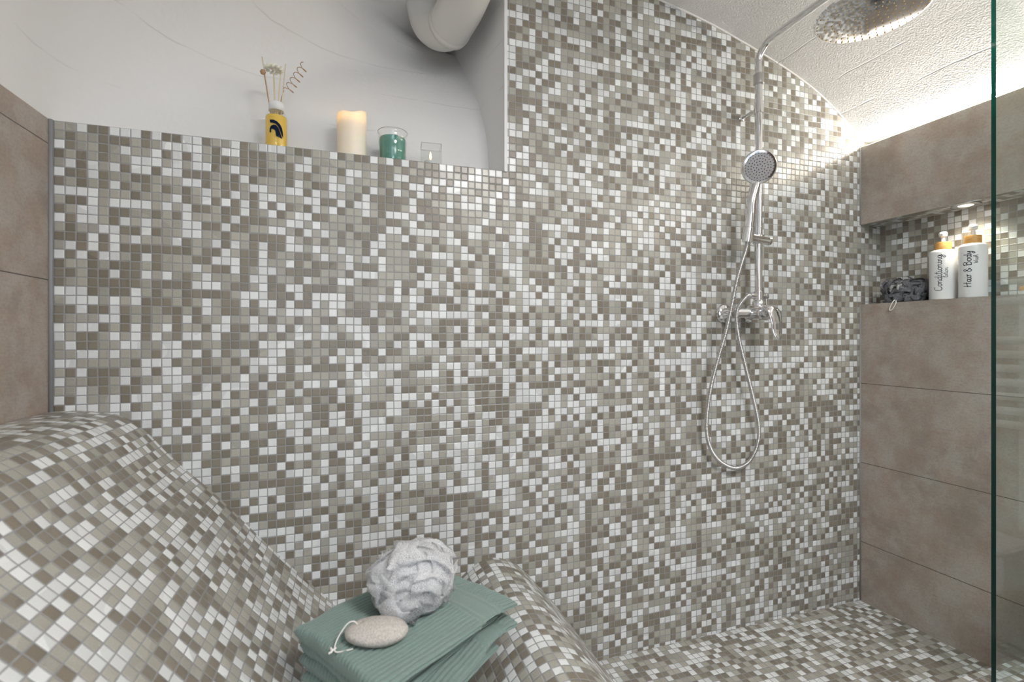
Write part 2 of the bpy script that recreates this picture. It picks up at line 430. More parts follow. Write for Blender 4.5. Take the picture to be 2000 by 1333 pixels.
# vaulted ceiling, right part
nx, ny = 60, 40
vs = []; fs = []
X0, X1, Y0, Y1 = .36, 1.99, YREAR, .02
for i in range(nx+1):
    for j in range(ny+1):
        x = X0+(X1-X0)*i/nx; y = Y0+(Y1-Y0)*j/ny
        vs.append((x, y, vault(x)))
for i in range(nx):
    for j in range(ny):
        fs.append([i*(ny+1)+j, (i+1)*(ny+1)+j, (i+1)*(ny+1)+j+1, i*(ny+1)+j+1])
n = len(vs); vs += [(.36, 0, vault(.36)), (.7, 0, 2.1175), (.7, .6, 2.1175), (.36, .6, vault(.36))]; fs.append([n, n+1, n+2, n+3])
tag(mesh('ceiling', vs, fs, [M['ceil']]), kind='structure')
# white plaster shell: left flank of the vault turning into the back of the recess
def ybk(z):
    P = [(1.46, .115), (1.60, .135), (1.70, .175), (1.85, .27), (2.03, .42), (2.13, .60)]
    for i in range(len(P)-1):
        if z <= P[i+1][0] or i == len(P)-2:
            t_ = (z-P[i][0])/(P[i+1][0]-P[i][0])
            a, b, c, d = P[max(i-1, 0)][1], P[i][1], P[i+1][1], P[min(i+2, len(P)-1)][1]
            return .5*(2*b+(c-a)*t_+(2*a-5*b+4*c-d)*t_*t_+(3*b-a-3*c+d)*t_**3)
rows = []
xs_l = [XL+(.36-XL)*(1-math.cos(PI/2*i/36)) for i in range(37)]
zl = [(LEDGE-.012, XL-.001)]+[(vault(x), x) for x in xs_l if vault(x) > LEDGE]
for z, xl in zl:
    yb = ybk(z); r = .10+.42*min(1, max(0, (z-1.48)/.42)); r = min(r, .44-xl-.02)
    row = [(xl, YREAR+(yb-r-YREAR)*k/12, z) for k in range(13)]
    for k in range(1, 17):
        a = PI/2*k/16; row.append((xl+r-r*math.cos(a), yb-r+r*math.sin(a), z))
    x2 = xl+r
    for k in range(1, 13): row.append((x2+(.46-x2)*k/12, yb, z))
    rows.append(row)
vs = []; fs = []
for row in rows: vs += row
m_ = len(rows[0])
for i in range(len(rows)-1):
    for k in range(m_-1): fs.append([i*m_+k, i*m_+k+1, (i+1)*m_+k+1, (i+1)*m_+k])
sh = tag(mesh('wall_recess', vs, fs, [M['white']]), kind='structure')
# right cheek of the recess
vs = []; fs = []
for i in range(13):
    for j in range(13):
        y = .65*i/12; z = 1.46+.75*j/12; vs.append((XN-.001-.15*y, y, z))
for i in range(12):
    for j in range(12): fs.append([i*13+j, (i+1)*13+j, (i+1)*13+j+1, i*13+j+1])
tag(mesh('wall_cheek', vs, fs, [M['white']]), kind='structure')
# corner strip, silicone joint, lip of the ledge
tag(MB().box((XN-.009, -.005, LEDGE-.003), (XN+.001, .006, 2.14), .0012).build('trim_1', M['white_plain'], smooth=False), kind='structure')
tag(MB().tube([(XL+.003, -.003, .8), (XL+.003, -.003, LEDGE)], .0045, 8).build('trim_2', M['silicone']), kind='structure')
tag(MB().tube([(XR-.001, -.001, 0), (XR-.001, -.001, SH)], .003, 8).tube([(XR-.001, -.001, BB), (XR-.001, -.001, BT)], .003, 8).build('trim_3', M['silicone']), kind='structure')
mb = MB(); xs = [XN+(1.84-XN)*i/50 for i in range(51)]
mb.tube([(x, -.001, vault(x)-.001) for x in xs], .0035, 8)
tag(mb.build('trim_4', M['ceil']), kind='structure')
# raised kerb of the shower under the glass
KY0, KY1, KZ = -.650, -.494, .10
Q = []
R((.95, KY0), (XR, KY1), KZ, 2, 0); R((.95, 0), (XR, KZ), KY1, 1, 0); R((.95, 0), (XR, KZ), KY0, 1, 0); R((KY0, 0), (KY1, KZ), .95, 0, 0)
quad_obj('trim_5', Q, [M['mosaic']])

# ------------------------------------------------------------ mosaic lounger
prof = [(-.632, .8325), (-.60, .8335), (-.545, .829), (-.498, .815), (-.456, .780), (-.404, .7157), (-.303, .606), (-.1826, .4615), (-.053, .319),
        (.05, .235), (.13, .215), (.21, .25), (.28, .315), (.33, .352), (.375, .366), (.42, .357), (.456, .336), (.492, .300), (.5297, .256), (.579, .197), (.65, .095), (.716, -.002)]
pp = smoothpath([(p[0], 0, p[1]) for p in prof], 6)
arc = [0]
for i in range(1, len(pp)): arc.append(arc[-1]+(pp[i]-pp[i-1]).length)
YF = -.86; ny = 24; vs = []; fs = []; uf = []
nP = len(pp)
for j in range(ny+1):
    y = .004+(YF-.004)*j/ny
    for i in range(nP): vs.append((pp[i].x, y, pp[i].z))
for j in range(ny):
    for i in range(nP-1):
        fs.append([j*nP+i, (j+1)*nP+i, (j+1)*nP+i+1, j*nP+i+1])
        uf.append([(arc[k]+.004, vs[jj*nP+k][1]+.013) for jj, k in ((j, i), (j+1, i), (j+1, i+1), (j, i+1))])
for i in range(nP-1):     # front face down to the floor
    n = len(vs); a_, b_ = pp[i], pp[i+1]
    vs += [(a_.x, YF, 0), (b_.x, YF, 0), (b_.x, YF, b_.z), (a_.x, YF, a_.z)]; fs.append([n, n+1, n+2, n+3])
    uf.append([(v[0], v[2]) for v in vs[n:n+4]])
lo = mesh('lounger', vs, fs, [M['mosaic']], None, True, uvf=uf)
lo.data.set_sharp_from_angle(angle=math.radians(60))
tag(lo, 'wavy built-in lounger covered in brown, beige and white mosaic, holding the towels', 'lounger')

# ------------------------------------------------------------ glass screen
g = empty('shower_screen', (1.57, -.545, KZ), 'frameless clear glass shower screen with dark green edge at right', 'shower screen')
x0, x1, y0, y1, z0, z1 = 0, XR-1.57, 0, .010, 0, 1.62
zt = 1.93
vs = [(0, 0, 0), (x1, 0, 0), (x1, y1, 0), (0, y1, 0), (0, 0, z1+.4), (x1, 0, z1), (x1, y1, z1), (0, y1, z1+.4)]
o = mesh('glass_pane', vs, [[0, 1, 5, 4], [3, 7, 6, 2]], [M['pane']], g, False)
o = mesh('polished_edge', vs, [[0, 4, 7, 3], [4, 5, 6, 7]], [M['pane_edge']], g, False)
o['label'] = 'dark green polished edge'

# ------------------------------------------------------------ things outside the shower, seen only as reflections in the glass
g = empty('towel_radiator', (1.80, -.56, .70), 'white tubular towel radiator seen reflected in the glass screen', 'radiator')
for y in (-.01, -.47):
    MB().box((-.012, y-.017, -.25), (.012, y+.017, .45), .005).build('upright', M['enamel'], g, angle=40)
for dz in (.105+.05, .105, -.0075, -.048, -.088, -.129, -.169, -.21, -.249):
    MB().tube([(-.012, -.01, .297+dz), (-.022, -.24, .297+dz), (-.012, -.47, .297+dz)], .0115, 12).build('bar', M['enamel'], g)
g = empty('wall_box', (XR-.10, -.78, .30), 'low white wall-mounted box seen reflected low in the glass screen', 'box')
MB().box((-.072, -.20, 0), (.0995, .205, .105), .008).build('body', M['grey_box'], g, angle=40)
MB().box((-.076, -.203, .107), (.0995, .208, .117), .003).build('lid', M['grey_box'], g, angle=40)

# ------------------------------------------------------------ lamps
g = empty('led_strip', (1.851, -1.25, BT), 'glowing light strip hidden on top of the tiled beam', 'light strip')
MB().box((-.008, -1.23, 0.0005), (.008, 1.235, .002), .0004).build('channel', M['chrome_dull'], g, smooth=False)
MB().box((-.005, -1.23, .002), (.005, 1.235, .0045), .0005).build('diffuser', M['led'], g, smooth=False)
g = empty('recessed_spotlight', (1.875, -.313, BB), 'small round recessed spotlight under the tiled beam', 'spotlight')
MB().lathe([(.020, .004), (.020, -.004), (.036, -.004), (.038, -.001), (.038, .004)], seg=28).build('ring', M['chrome_dull'], g)
MB().lathe([(0, -.0025), (.019, -.0025), (.019, .003)], seg=24).build('lens', M['lamp'], g)
g = empty('ceiling_lamp', (.75, -1.75, vault(.75)), 'square white ceiling lamp behind the viewer', 'ceiling lamp')
MB().box((-.27, -.27, -.026), (.27, .27, .02), .006).build('housing', M['white_plain'], g, smooth=False)

# ------------------------------------------------------------ white ventilation duct in the recess
g = empty('ventilation_duct', (.298, .13, 2.03), 'thick white plastic ventilation duct bending down over the candle ledge', 'duct')
r = .062
Pv = [(.075, .30, 2.30), (.088, .285, 2.14), (.105, .262, 2.045), (.142, .20, 1.995), (.165, .11, 2.00), (.178, .02, 2.02), (.19, -.10, 2.055), (.205, -.30, 2.10)]
Pv = [Vector(p)-Vector((.16, .16, 2.06)) for p in Pv]
sp = smoothpath(Pv, 10)
k1 = 36
MB().tube(sp[:k1], r, 32).build('elbow', M['duct'], g)
MB().tube(sp[k1-3:], r+.004, 32).build('pipe', M['duct'], g)
MB().tube(sp[k1-4:k1-1], lambda i: r+.0065, 32).build('sleeve', M['duct'], g)

# ------------------------------------------------------------ things on the ledge
def unit(name, x, y, z, label, cat, group=None): return empty(name, (x, y, z), label, cat, group)
def frustum_ring(prof): return prof
# reed diffuser
dx, dy = -.187, .058
g = unit('reed_diffuser', dx, dy, LEDGE+.001, 'reed diffuser with amber oil and a dark helmet emblem, leftmost on the ledge', 'diffuser')
MB().lathe([(0, 0), (.0265, 0), (.0275, .003), (.0275, .090), (.0265, .097), (.021, .103), (.0165, .106), (.0165, .114)], seg=36).build('bottle', M['glass'], g)
MB().lathe([(0, .004), (.0245, .004), (.0255, .006), (.0255, .089), (.0245, .092), (0, .092)], seg=36).build('oil', M['oil'], g)
MB().lathe([(.0172, .108), (.0185, .108), (.0185, .128), (.0165, .130), (.006, .130)], seg=28).build('collar', M['white_plain'], g)
# helmet emblem wrapped on the bottle, facing the room
def wrap_poly(loops, R_, ang0, zc, s, name, mat, parent):
    vs = []; fs = []
    for top, bot in loops:   # matched upper and lower outlines
        for i in range(len(top)):
            for (u_, v_) in (top[i], bot[i]):
                a = ang0+u_*s/R_; vs.append((R_*math.sin(a), -R_*math.cos(a), zc+v_*s))
        b = len(vs)-2*len(top)
        for i in range(len(top)-1): fs.append([b+2*i, b+2*i+1, b+2*i+3, b+2*i+2])
    return mesh(name, vs, fs, [mat], parent, False)
crest_o = [(-.45, .95), (-.1, .95), (.2, .85), (.5, .6), (.68, .3), (.78, -.1), (.80, -.45), (.80, -.62)]
crest_i = [(-.40, .66), (-.1, .64), (.12, .56), (.32, .36), (.46, .1), (.58, -.2), (.66, -.42), (.79, -.63)]
dome_o = [(-.45, -.28), (-.46, .05), (-.35, .32), (-.1, .47), (.15, .42), (.35, .2), (.45, -.05), (.55, -.35), (.72, -.74)]
dome_i = [(-.32, -.33), (-.30, -.02), (-.24, .05), (-.05, .0), (.08, -.1), (.12, -.3), (.13, -.5), (.16, -.62), (.70, -.76)]
ca = -math.atan2(0-dx, 1.34+dy)*0+math.atan2(-dx, 1.34+dy)
wrap_poly([(crest_o, crest_i), (dome_o, dome_i)], .0280, ca-.16, .050, .0262, 'helmet_emblem', M['navy'], g)
def reed(a, b, r_=.0012, nm='reed', mat='reed'): return MB().tube([a, b], r_, 8).build(nm, M[mat], g)
reed((0, 0, .02), (-.035, .008, .249)); reed((.004, -.004, .02), (.022, .0, .236)); reed((-.004, 0, .02), (.012, -.004, .226))
rd = reed((-.002, -.004, .02), (-.028, -.004, .200), .0011, 'reed', 'reed_brown')
MB().lathe([(0, -.007), (.005, -.005), (.0072, 0), (.005, .005), (0, .007)], (-.031, -.004, .204), seg=14).build('bead', M['reed_brown'], rd)
fl = reed((0, 0, .02), (-.006, -.002, .206), .0016)
mb = MB()
for ring, (n_, rad, tilt) in enumerate(((5, .008, .3), (8, .014, .8), (11, .019, 1.3))):
    for k in range(n_):
        a = 2*PI*k/n_+ring*.4; c = Vector((-.006+math.cos(a)*rad*math.sin(tilt), -.002+math.sin(a)*rad*math.sin(tilt), .212+rad*math.cos(tilt)*.9))
        mb.lathe([(0, -.0055), (.0050, -.002), (.0060, .003), (.0026, .006), (0, .0065)], c, (math.cos(a)*math.sin(tilt), math.sin(a)*math.sin(tilt), math.cos(tilt)), 8, 1, .6)
mb.build('flower', M['flower'], fl)
sp = [(.004, 0, .02), (.010, 0, .13), (.018, 0, .165)]
hel = []
ax0 = Vector((.018, 0, .168)); ax1 = Vector((.060, 0, .246)); ad = (ax1-ax0); e1 = Vector((.86, 0, -.5)); e2 = Vector((0, 1, 0))
for i in range(0, 91):
    tt = i/90; a = 2*PI*5.2*tt+PI
    hel.append(ax0+ad*tt+e1*math.cos(a)*.0125*(1-.2*tt)+e2*math.sin(a)*.0125+e1*.010)
MB().tube(smoothpath(sp, 6)+hel, .0009, 6).build('spiral_reed', M['reed_brown'], g)['label'] = 'brown curly spiral reed'
# pillar candle
g = unit('pillar_candle', .000, .060, LEDGE+.001, 'tall ivory pillar candle with a warm glowing uneven rim', 'candle')
seg = 48; vs = []; fs = []; R0 = .0385
def rim(a): return .128+.010*math.sin(a+.9)+.004*math.sin(2*a+1)+.0015*math.sin(5*a)
lv = [(1, 0, 0), (1, .25, 0), (1, .5, 0), (1, .75, 0), (1, .93, 0), (.985, 1, .002), (.95, 1, .004), (.90, 1, .002), (.87, 1, -.006), (.86, 1, -.012), (.80, 1, -.018)]
for (rr, f, dz) in lv:
    for k in range(seg):
        a = 2*PI*k/seg; vs.append((R0*rr*math.cos(a), R0*rr*math.sin(a), rim(a)*f+dz if f < 1 or dz > -.01 else .118+dz))
for i in range(len(lv)-1):
    for k in range(seg):
        k2 = (k+1) % seg; fs.append([i*seg+k, i*seg+k2, (i+1)*seg+k2, (i+1)*seg+k])
fs.append([(len(lv)-1)*seg+k for k in range(seg)])
mesh('wax', vs, fs, [M['wax']], g)
MB().lathe([(0, .098), (.0022, .101), (.0036, .106), (.003, .111), (0, .117)], seg=14).build('flame', M['flame'], g)
pl = bpy.data.lights.new('candle_glow', 'POINT'); pl.energy = .035; pl.color = (1, .66, .28); pl.shadow_soft_size = .006
po = bpy.data.objects.new('candle_glow', pl); C.objects.link(po); po.location = (0.0, .060, LEDGE+.116)
# green candle in a glass
g = unit('jar_candle', .109, .062, LEDGE+.001, 'sea green candle in a clear glass tumbler', 'candle')
MB().lathe([(0, 0), (.034, 0), (.0365, .004), (.0385, .056), (.0395, .080), (.0410, .083), (.0410, .090), (.0400, .093), (.0380, .093), (.0370, .080), (.035, .006), (0, .006)], seg=44).build('tumbler', M['glass'], g)
MB().tube([(.0405*math.cos(2*PI*k/40), .0405*math.sin(2*PI*k/40), .0930) for k in range(41)], .0008, 6).build('rim', M['chrome_dull'], g)
MB().lathe([(0, .007), (.0335, .007), (.0345, .012), (.0362, .070), (.035, .075), (0, .073)], seg=40).build('wax', M['green_wax'], g)
MB().tube([(0, 0, .073), (.001, 0, .082)], .0008, 6).build('wick', M['ink'], g)
# tealight in a square glass
g = unit('tealight_holder', .215, .060, LEDGE+.001, 'small square clear glass holding a lit tealight, rightmost on the ledge', 'candle holder')
mb = MB()
s_ = .034
def sq(s, z, rot=.72): return [Vector((s*math.cos(rot+PI/2*k)*1.19, s*math.sin(rot+PI/2*k)*1.19, z)) for k in range(4)]
rg = [sq(s_, 0), sq(s_, .066), sq(s_-.002, .066), sq(s_-.002, .004)]
vs = sum(rg, []); fs = []
for i in range(3):
    for k in range(4): fs.append([i*4+k, i*4+(k+1) % 4, (i+1)*4+(k+1) % 4, (i+1)*4+k])
fs += [[3, 2, 1, 0], [12, 13, 14, 15]]
mb.add(vs, fs).build('glass_cup', M['glass'], g, smooth=False)
mb = MB()
for k in range(4): mb.tube([sq(s_-.001, .066)[k], sq(s_-.001, .066)[(k+1) % 4]], .0006, 6).tube([sq(s_-.0005, .001)[k], sq(s_-.0005, .066)[k]], .0004, 6)
mb.build('rim', M['chrome_dull'], g)
MB().lathe([(0, .0045), (.0185, .0045), (.0190, .022), (.0175, .022), (.0172, .020), (0, .020)], seg=28).build('tealight', M['white_plain'], g)
MB().lathe([(0, .026), (.0022, .031), (.0036, .036), (.0025, .044), (0, .052)], seg=12).build('flame', M['flame'], g)

# ------------------------------------------------------------ shower set
SXp, SYp = 1.272, -.075
g = empty('shower_set', (SXp, SYp, 1.075), 'chrome wall-mounted shower riser with mixer lever and round rain head', 'shower')
def W(x, y, z): return Vector((x-SXp, y-SYp, z-1.075))
ZM = 1.078
# mixer body
mb = MB()
mb.tube([W(SXp-.082, SYp+.012, ZM), W(SXp-.03, SYp+.004, ZM)], .0165, 20)
mb.tube([W(SXp+.03, SYp+.004, ZM), W(SXp+.052, SYp+.008, ZM)], .0165, 20)
mb.tube([W(SXp-.034, SYp, ZM), W(SXp+.034, SYp, ZM)], lambda i: .024, 24)
mb.tube([W(SXp, SYp+.02, ZM), W(SXp, SYp-.026, ZM)], .0235, 24)
mb.build('mixer_body', M['chrome'], g, angle=40)
for s in (-1, .55):
    MB().lathe([(0, .004), (.030, .004), (.033, .007), (.030, .013), (.020, .017), (.0175, .020), (.0175, .062), (0, .062)], W(SXp+s*.075, 0.004, ZM), (0, -1, 0), 28).build('wall_rosette', M['chrome'], g, angle=40)
# lever
lp = smoothpath([(0, -.024, .004), (0, -.040, .010), (.003, -.058, .002), (.005, -.066, -.028), (.006, -.067, -.060), (.007, -.074, -.088)], 6)
vs = []; fs = []; n = len(lp); sg = 16
for i, p in enumerate(lp):
    t_ = (lp[min(i+1, n-1)]-lp[max(i-1, 0)]).normalized(); xx = Vector((1, 0, 0)); nn = t_.cross(xx).normalized(); f = i/(n-1)
    wd = .021*(1-f)**.6+.0115*min(1, f*3)*(1 if f < .9 else (1-(f-.9)*4)); th = .021*max(0, 1-f*2.2)+.0055*min(1, f*3)*(1 if f < .95 else .5)
    for k in range(sg):
        a = 2*PI*k/sg; vs.append(p+xx*math.cos(a)*wd+nn*math.sin(a)*th)
for i in range(n-1):
    for k in range(sg): fs.append([i*sg+k, i*sg+(k+1) % sg, (i+1)*sg+(k+1) % sg, (i+1)*sg+k])
fs += [list(range(sg)), [(n-1)*sg+k for k in range(sg)]]
MB().add([v+W(SXp, SYp, ZM) for v in vs], fs).build('lever', M['chrome'], g)
# riser
ZT = 1.955
rp = [W(SXp, SYp, ZM+.02), W(SXp, SYp, 1.84)]
MB().tube(rp, .0115, 24).build('riser', M['chrome'], g, angle=40)
br = .055
up = [W(SXp, SYp, 1.83), W(SXp, SYp, ZT-br)]+[W(SXp, SYp-br+br*math.cos(a), ZT-br+br*math.sin(a)) for a in [PI/2*k/12 for k in range(1, 13)]]+[W(SXp, SYp-.365, ZT+.004)]
MB().tube(up, .0105, 24).build('shower_arm', M['chrome'], g, angle=40)
MB().lathe([(.0115, 0), (.0135, .001), (.0165, .004), (.0165, .034), (.0145, .037), (.0105, .037)], W(SXp, SYp, 1.828), (0, 0, 1), 28).build('lock_collar', M['chrome_dull'], g, angle=40)
mb = MB().lathe([(.0118, 0), (.0148, .001), (.0148, .030), (.0118, .031)], W(SXp, SYp, 1.735), (0, 0, 1), 24)
mb.tube([W(SXp, SYp+.01, 1.750), W(SXp, .0, 1.750)], .0055, 14)
mb.lathe([(0, 0), (.011, .0), (.011, .004), (.006, .007)], W(SXp, 0, 1.750), (0, -1, 0), 20)
mb.build('wall_bracket', M['chrome'], g, angle=40)
# diverter with hose outlet on the left and knob on the right
ZD = 1.134
mb = MB().lathe([(.0115, 0), (.0155, .002), (.0155, .030), (.0115, .032)], W(SXp, SYp, ZD-.016), (0, 0, 1), 24)
mb.tube([W(SXp-.012, SYp, ZD), W(SXp-.034, SYp, ZD)], .009, 18)
mb.lathe([(.0155, 0), (.0185, .003), (.0185, .02), (.0115, .03)], W(SXp, SYp, ZM+.018), (0, 0, 1), 24)
mb.build('diverter', M['chrome'], g, angle=40)
mb = MB().tube([W(SXp+.012, SYp, ZD), W(SXp+.034, SYp, ZD)], .007, 16)
mb.lathe([(0, 0), (.0095, .001), (.0100, .008), (.0088, .014), (0, .015)], W(SXp+.022, SYp, ZD), (1, 0, 0), 10)
mb.tube([W(SXp+.029, SYp-.002, ZD-.004), W(SXp+.030, SYp-.004, ZD-.028)], .0024, 10)
mb.build('diverter_knob', M['chrome_dull'], g, angle=40)
# slider
ZS = 1.320
sld = MB().tube([W(SXp-.064, SYp-.022, ZS), W(SXp+.036, SYp-.003, ZS-.003)], lambda i: .0135, 22)
sld.lathe([(.0117, 0), (.0175, .002), (.0175, .028), (.0117, .030)], W(SXp, SYp, ZS-.015), (0, 0, 1), 24)
sld.lathe([(0, .0), (.0145, .001), (.0152, .010), (.0135, .012), (0, .012)], W(SXp+.030, SYp-.004, ZS-.003), (1, .1, 0), 24)
sld.build('slider', M['chrome'], g, angle=40)
HX, HY = SXp-.072, SYp-.026
hd = Vector((.06, -.13, 1)).normalized()
hb = W(HX, HY, ZS-.018)
MB().lathe([(.0125, 0), (.0165, .001), (.0170, .045), (.0135, .047)], hb, hd, 24).build('handset_cradle', M['chrome'], g, angle=40)
# rain head
RY = SYp-.365; RZ = 1.830
mb = MB().tube([W(SXp, RY, ZT+.012), W(SXp, RY, RZ+.045)], .011, 18)
mb.lathe([(0, .0), (.018, .004), (.019, .014), (.012, .026)], W(SXp, RY, RZ+.022), (0, 0, 1), 24)
mb.build('swivel_joint', M['chrome'], g, angle=40)
RR = .127
MB().lathe([(0, 0), (RR*.95, 0), (RR*.99, .002), (RR, .006), (RR*.97, .010), (RR*.6, .017), (.02, .026), (0, .027)], W(SXp, RY, RZ), (0, 0, 1), 72).build('rain_head', M['chrome'], g, angle=50)
mb = MB()
for ring in range(1, 8):
    n_ = 6*ring+2
    for k in range(n_):
        a = 2*PI*(k+.5*(ring % 2))/n_; rr = RR*.93*ring/7
        mb.lathe([(0, -.0014), (.0013, -.0012), (.0020, .0008)], W(SXp+rr*math.cos(a), RY+rr*math.sin(a), RZ), (0, 0, 1), 8)
o = mb.build('nozzles', M['gold'], g); o['label'] = 'small amber nozzles'; o['kind'] = 'stuff'
# hand shower: hangs in the cradle
hs = empty('hand_shower', tuple(Vector((SXp, SYp, 1.075))+hb), 'chrome hand shower with round grey spray face hanging on the slider', 'hand shower')
HB = Vector((SXp, SYp, 1.075))+hb
fN = Vector((-.47, -.84, -.30)).normalized()          # direction the face looks
hc = Vector((1.2135, -.135, 1.533))-HB                 # centre of the head
hp = smoothpath([hd*.0, hd*.045, hd*.09+Vector((0, .004, 0)), hd*.13+Vector((0, .008, 0)), hc-Vector((.004, .0, .050))-fN*.026, hc-Vector((.001, 0, .025))-fN*.024, hc-fN*.020], 8)
rl = lambda i: (.0105+.0045*min(1, i/16) if i < 30 else max(.010, .015-.0003*(i-30)))
MB().tube(hp, rl, 22).build('handle', M['chrome'], hs)
HR = .052
MB().lathe([(0, -.022), (HR*.5, -.021), (HR*.85, -.014), (HR, -.004), (HR*1.01, .0), (HR*.97, .004), (HR*.93, .0045)], hc, fN, 44).build('head_shell', M['chrome'], hs, angle=50)
MB().lathe([(0, .006), (HR*.6, .0056), (HR*.93, .004), (HR*.93, .0)], hc, fN, 44).build('spray_face', M['grey_face'], hs, angle=50)
mb = MB(); e1 = fN.cross(Vector((0, 0, 1))).normalized(); e2 = fN.cross(e1)
for ring, n_ in ((1, 6), (2, 12), (3, 18), (4, 24), (5, 30)):
    for k in range(n_):
        a = 2*PI*k/n_+ring*.3; rr = HR*.86*ring/5.4
        mb.lathe([(.0017, 0), (.0013, .0018), (0, .002)], hc+fN*(.0056-.0015*(ring/5)**2)+e1*rr*math.cos(a)+e2*rr*math.sin(a), fN, 7)
o = mb.build('nozzles', M['dark_rubber'], hs); o['kind'] = 'stuff'
# hose
def onwall(u, v, camY):
    d = u-1000; X = 297.2+.9497*d; Y = 901.2-.3132*d
    return Vector((X/Y*camY, camY-1.34, .997+(660-v)/Y*camY))
a0 = Vector((SXp, SYp, 1.075))+hb
b0 = Vector((SXp-.036, SYp, ZD))
HP = [b0, b0+Vector((-.018, -.004, -.004)), onwall(1440, 606, 1.268), onwall(1441, 650, 1.272), onwall(1457, 720, 1.283), onwall(1474, 790, 1.295), onwall(1482, 835, 1.302), onwall(1479, 870, 1.306),
      onwall(1463, 902, 1.310), onwall(1436, 915, 1.310), onwall(1404, 900, 1.308), onwall(1385, 868, 1.302), onwall(1380, 825, 1.296), onwall(1388, 760, 1.285), onwall(1403, 700, 1.268), onwall(1420, 640, 1.246), onwall(1440, 545, 1.236), a0-hd*.02, a0+hd*.012]
hp = resample(smoothpath(HP, 24), .0011)
h_ = MB().tube(hp, lambda i: .0059+.0013*math.cos(2*PI*i/4.0), 12).build('shower_hose', M['chrome_dull'])
tag(h_, 'ribbed metal shower hose hanging in a loop below the mixer', 'hose')

# ------------------------------------------------------------ things on the shelf in the right wall
GLY = {  # strokes in a box: x-height .5, capitals 1
 'C': ([[(.62, .86), (.45, 1.0), (.2, .86), (.06, .5), (.12, .14), (.36, -.02), (.66, .14)]], .72),
 'o': ([[(.3, .5), (.1, .38), (.08, .12), (.25, 0), (.42, .12), (.42, .38), (.28, .5), (.42, .42), (.58, .44)]], .55),
 'n': ([[(.05, .48), (.1, .25), (.1, 0)], [(.1, .28), (.25, .48), (.38, .42), (.4, .15), (.46, 0), (.58, .1)]], .56),
 'd': ([[(.4, .42), (.22, .5), (.06, .28), (.12, .02), (.3, .04), (.42, .3), (.52, 1.0)], [(.47, .6), (.43, .15), (.5, 0), (.62, .1)]], .6),
 'i': ([[(.05, .4), (.12, .48), (.12, .1), (.2, 0), (.32, .12)], [(.17, .72), (.19, .76)]], .3),
 't': ([[(.22, .95), (.14, .5), (.14, .1), (.24, 0), (.36, .12)], [(-.02, .62), (.36, .66)]], .34),
 'g': ([[(.42, .42), (.25, .5), (.08, .32), (.12, .06), (.3, .04), (.44, .45), (.42, -.2), (.25, -.45), (.08, -.35), (.3, -.12), (.6, .1)]], .6),
 'H': ([[(.12, 1), (.1, .5), (.04, 0)], [(.62, 1.02), (.56, .5), (.52, 0)], [(-.05, .42), (.3, .5), (.72, .56)]], .74),
 'a': ([[(.42, .42), (.24, .5), (.08, .3), (.12, .04), (.28, .04), (.42, .3), (.44, .5), (.42, .1), (.5, 0), (.6, .1)]], .58),
 'r': ([[(.04, .4), (.12, .52), (.14, 0)], [(.14, .3), (.26, .5), (.4, .48)]], .44),
 '&': ([[(.6, .1), (.4, .3), (.15, .7), (.25, .95), (.42, .85), (.3, .6), (.08, .3), (.12, .05), (.35, 0), (.58, .35)]], .7),
 'B': ([[(.14, .95), (.1, 0)], [(.0, .85), (.3, 1.02), (.55, .85), (.4, .58), (.16, .52), (.5, .5), (.6, .22), (.4, 0), (.06, .02)]], .68),
 'y': ([[(.06, .5), (.08, .2), (.24, .12), (.4, .48)], [(.42, .5), (.36, -.1), (.2, -.42), (.06, -.3), (.3, -.05)]], .5),
 'W': ([[(.0, .95), (.12, .05), (.32, .7), (.46, .03), (.7, 1)]], .74),
 's': ([[(.05, .05), (.25, .55), (.34, .2), (.2, 0), (.06, .08)]], .42),
 'h': ([[(.08, .1), (.28, .85), (.2, 1), (.1, .7), (.08, 0)], [(.1, .25), (.28, .48), (.38, .3), (.4, 0), (.5, .08)]], .52),
 'l': ([[(.02, .2), (.28, .8), (.2, 1), (.1, .7), (.12, .08), (.24, 0), (.34, .12)]], .34),
 ' ': ([], .3)}
def writing(name, text, R_, ang, z0, size, woff, lw, mat, parent):
    """letters run up the bottle; their tops point to the viewer's left"""
    vs = []; fs = []; x = 0
    for ch in text:
        strokes, adv = GLY[ch]
        for st in strokes:
            P = smoothpath([(p[0]+x, p[1], 0) for p in st], 6) if len(st) > 2 else [Vector((st[0][0]+x, st[0][1], 0)).lerp(Vector((st[1][0]+x, st[1][1], 0)), q/8) for q in range(9)]
            n = len(P); b = len(vs)
            for i, p in enumerate(P):
                t_ = (P[min(i+1, n-1)]-P[max(i-1, 0)]).normalized(); q_ = Vector((-t_.y, t_.x, 0))
                for s in (-1, 1):
                    c = p*size+q_*lw*s
                    a = ang+(woff-c.y)/R_; vs.append((R_*math.sin(a), -R_*math.cos(a), z0+c.x))
            for i in range(n-1): fs.append([b+2*i, b+2*i+1, b+2*i+3, b+2*i+2])
        x += adv
    return mesh(name, vs, fs, [mat], parent, False)
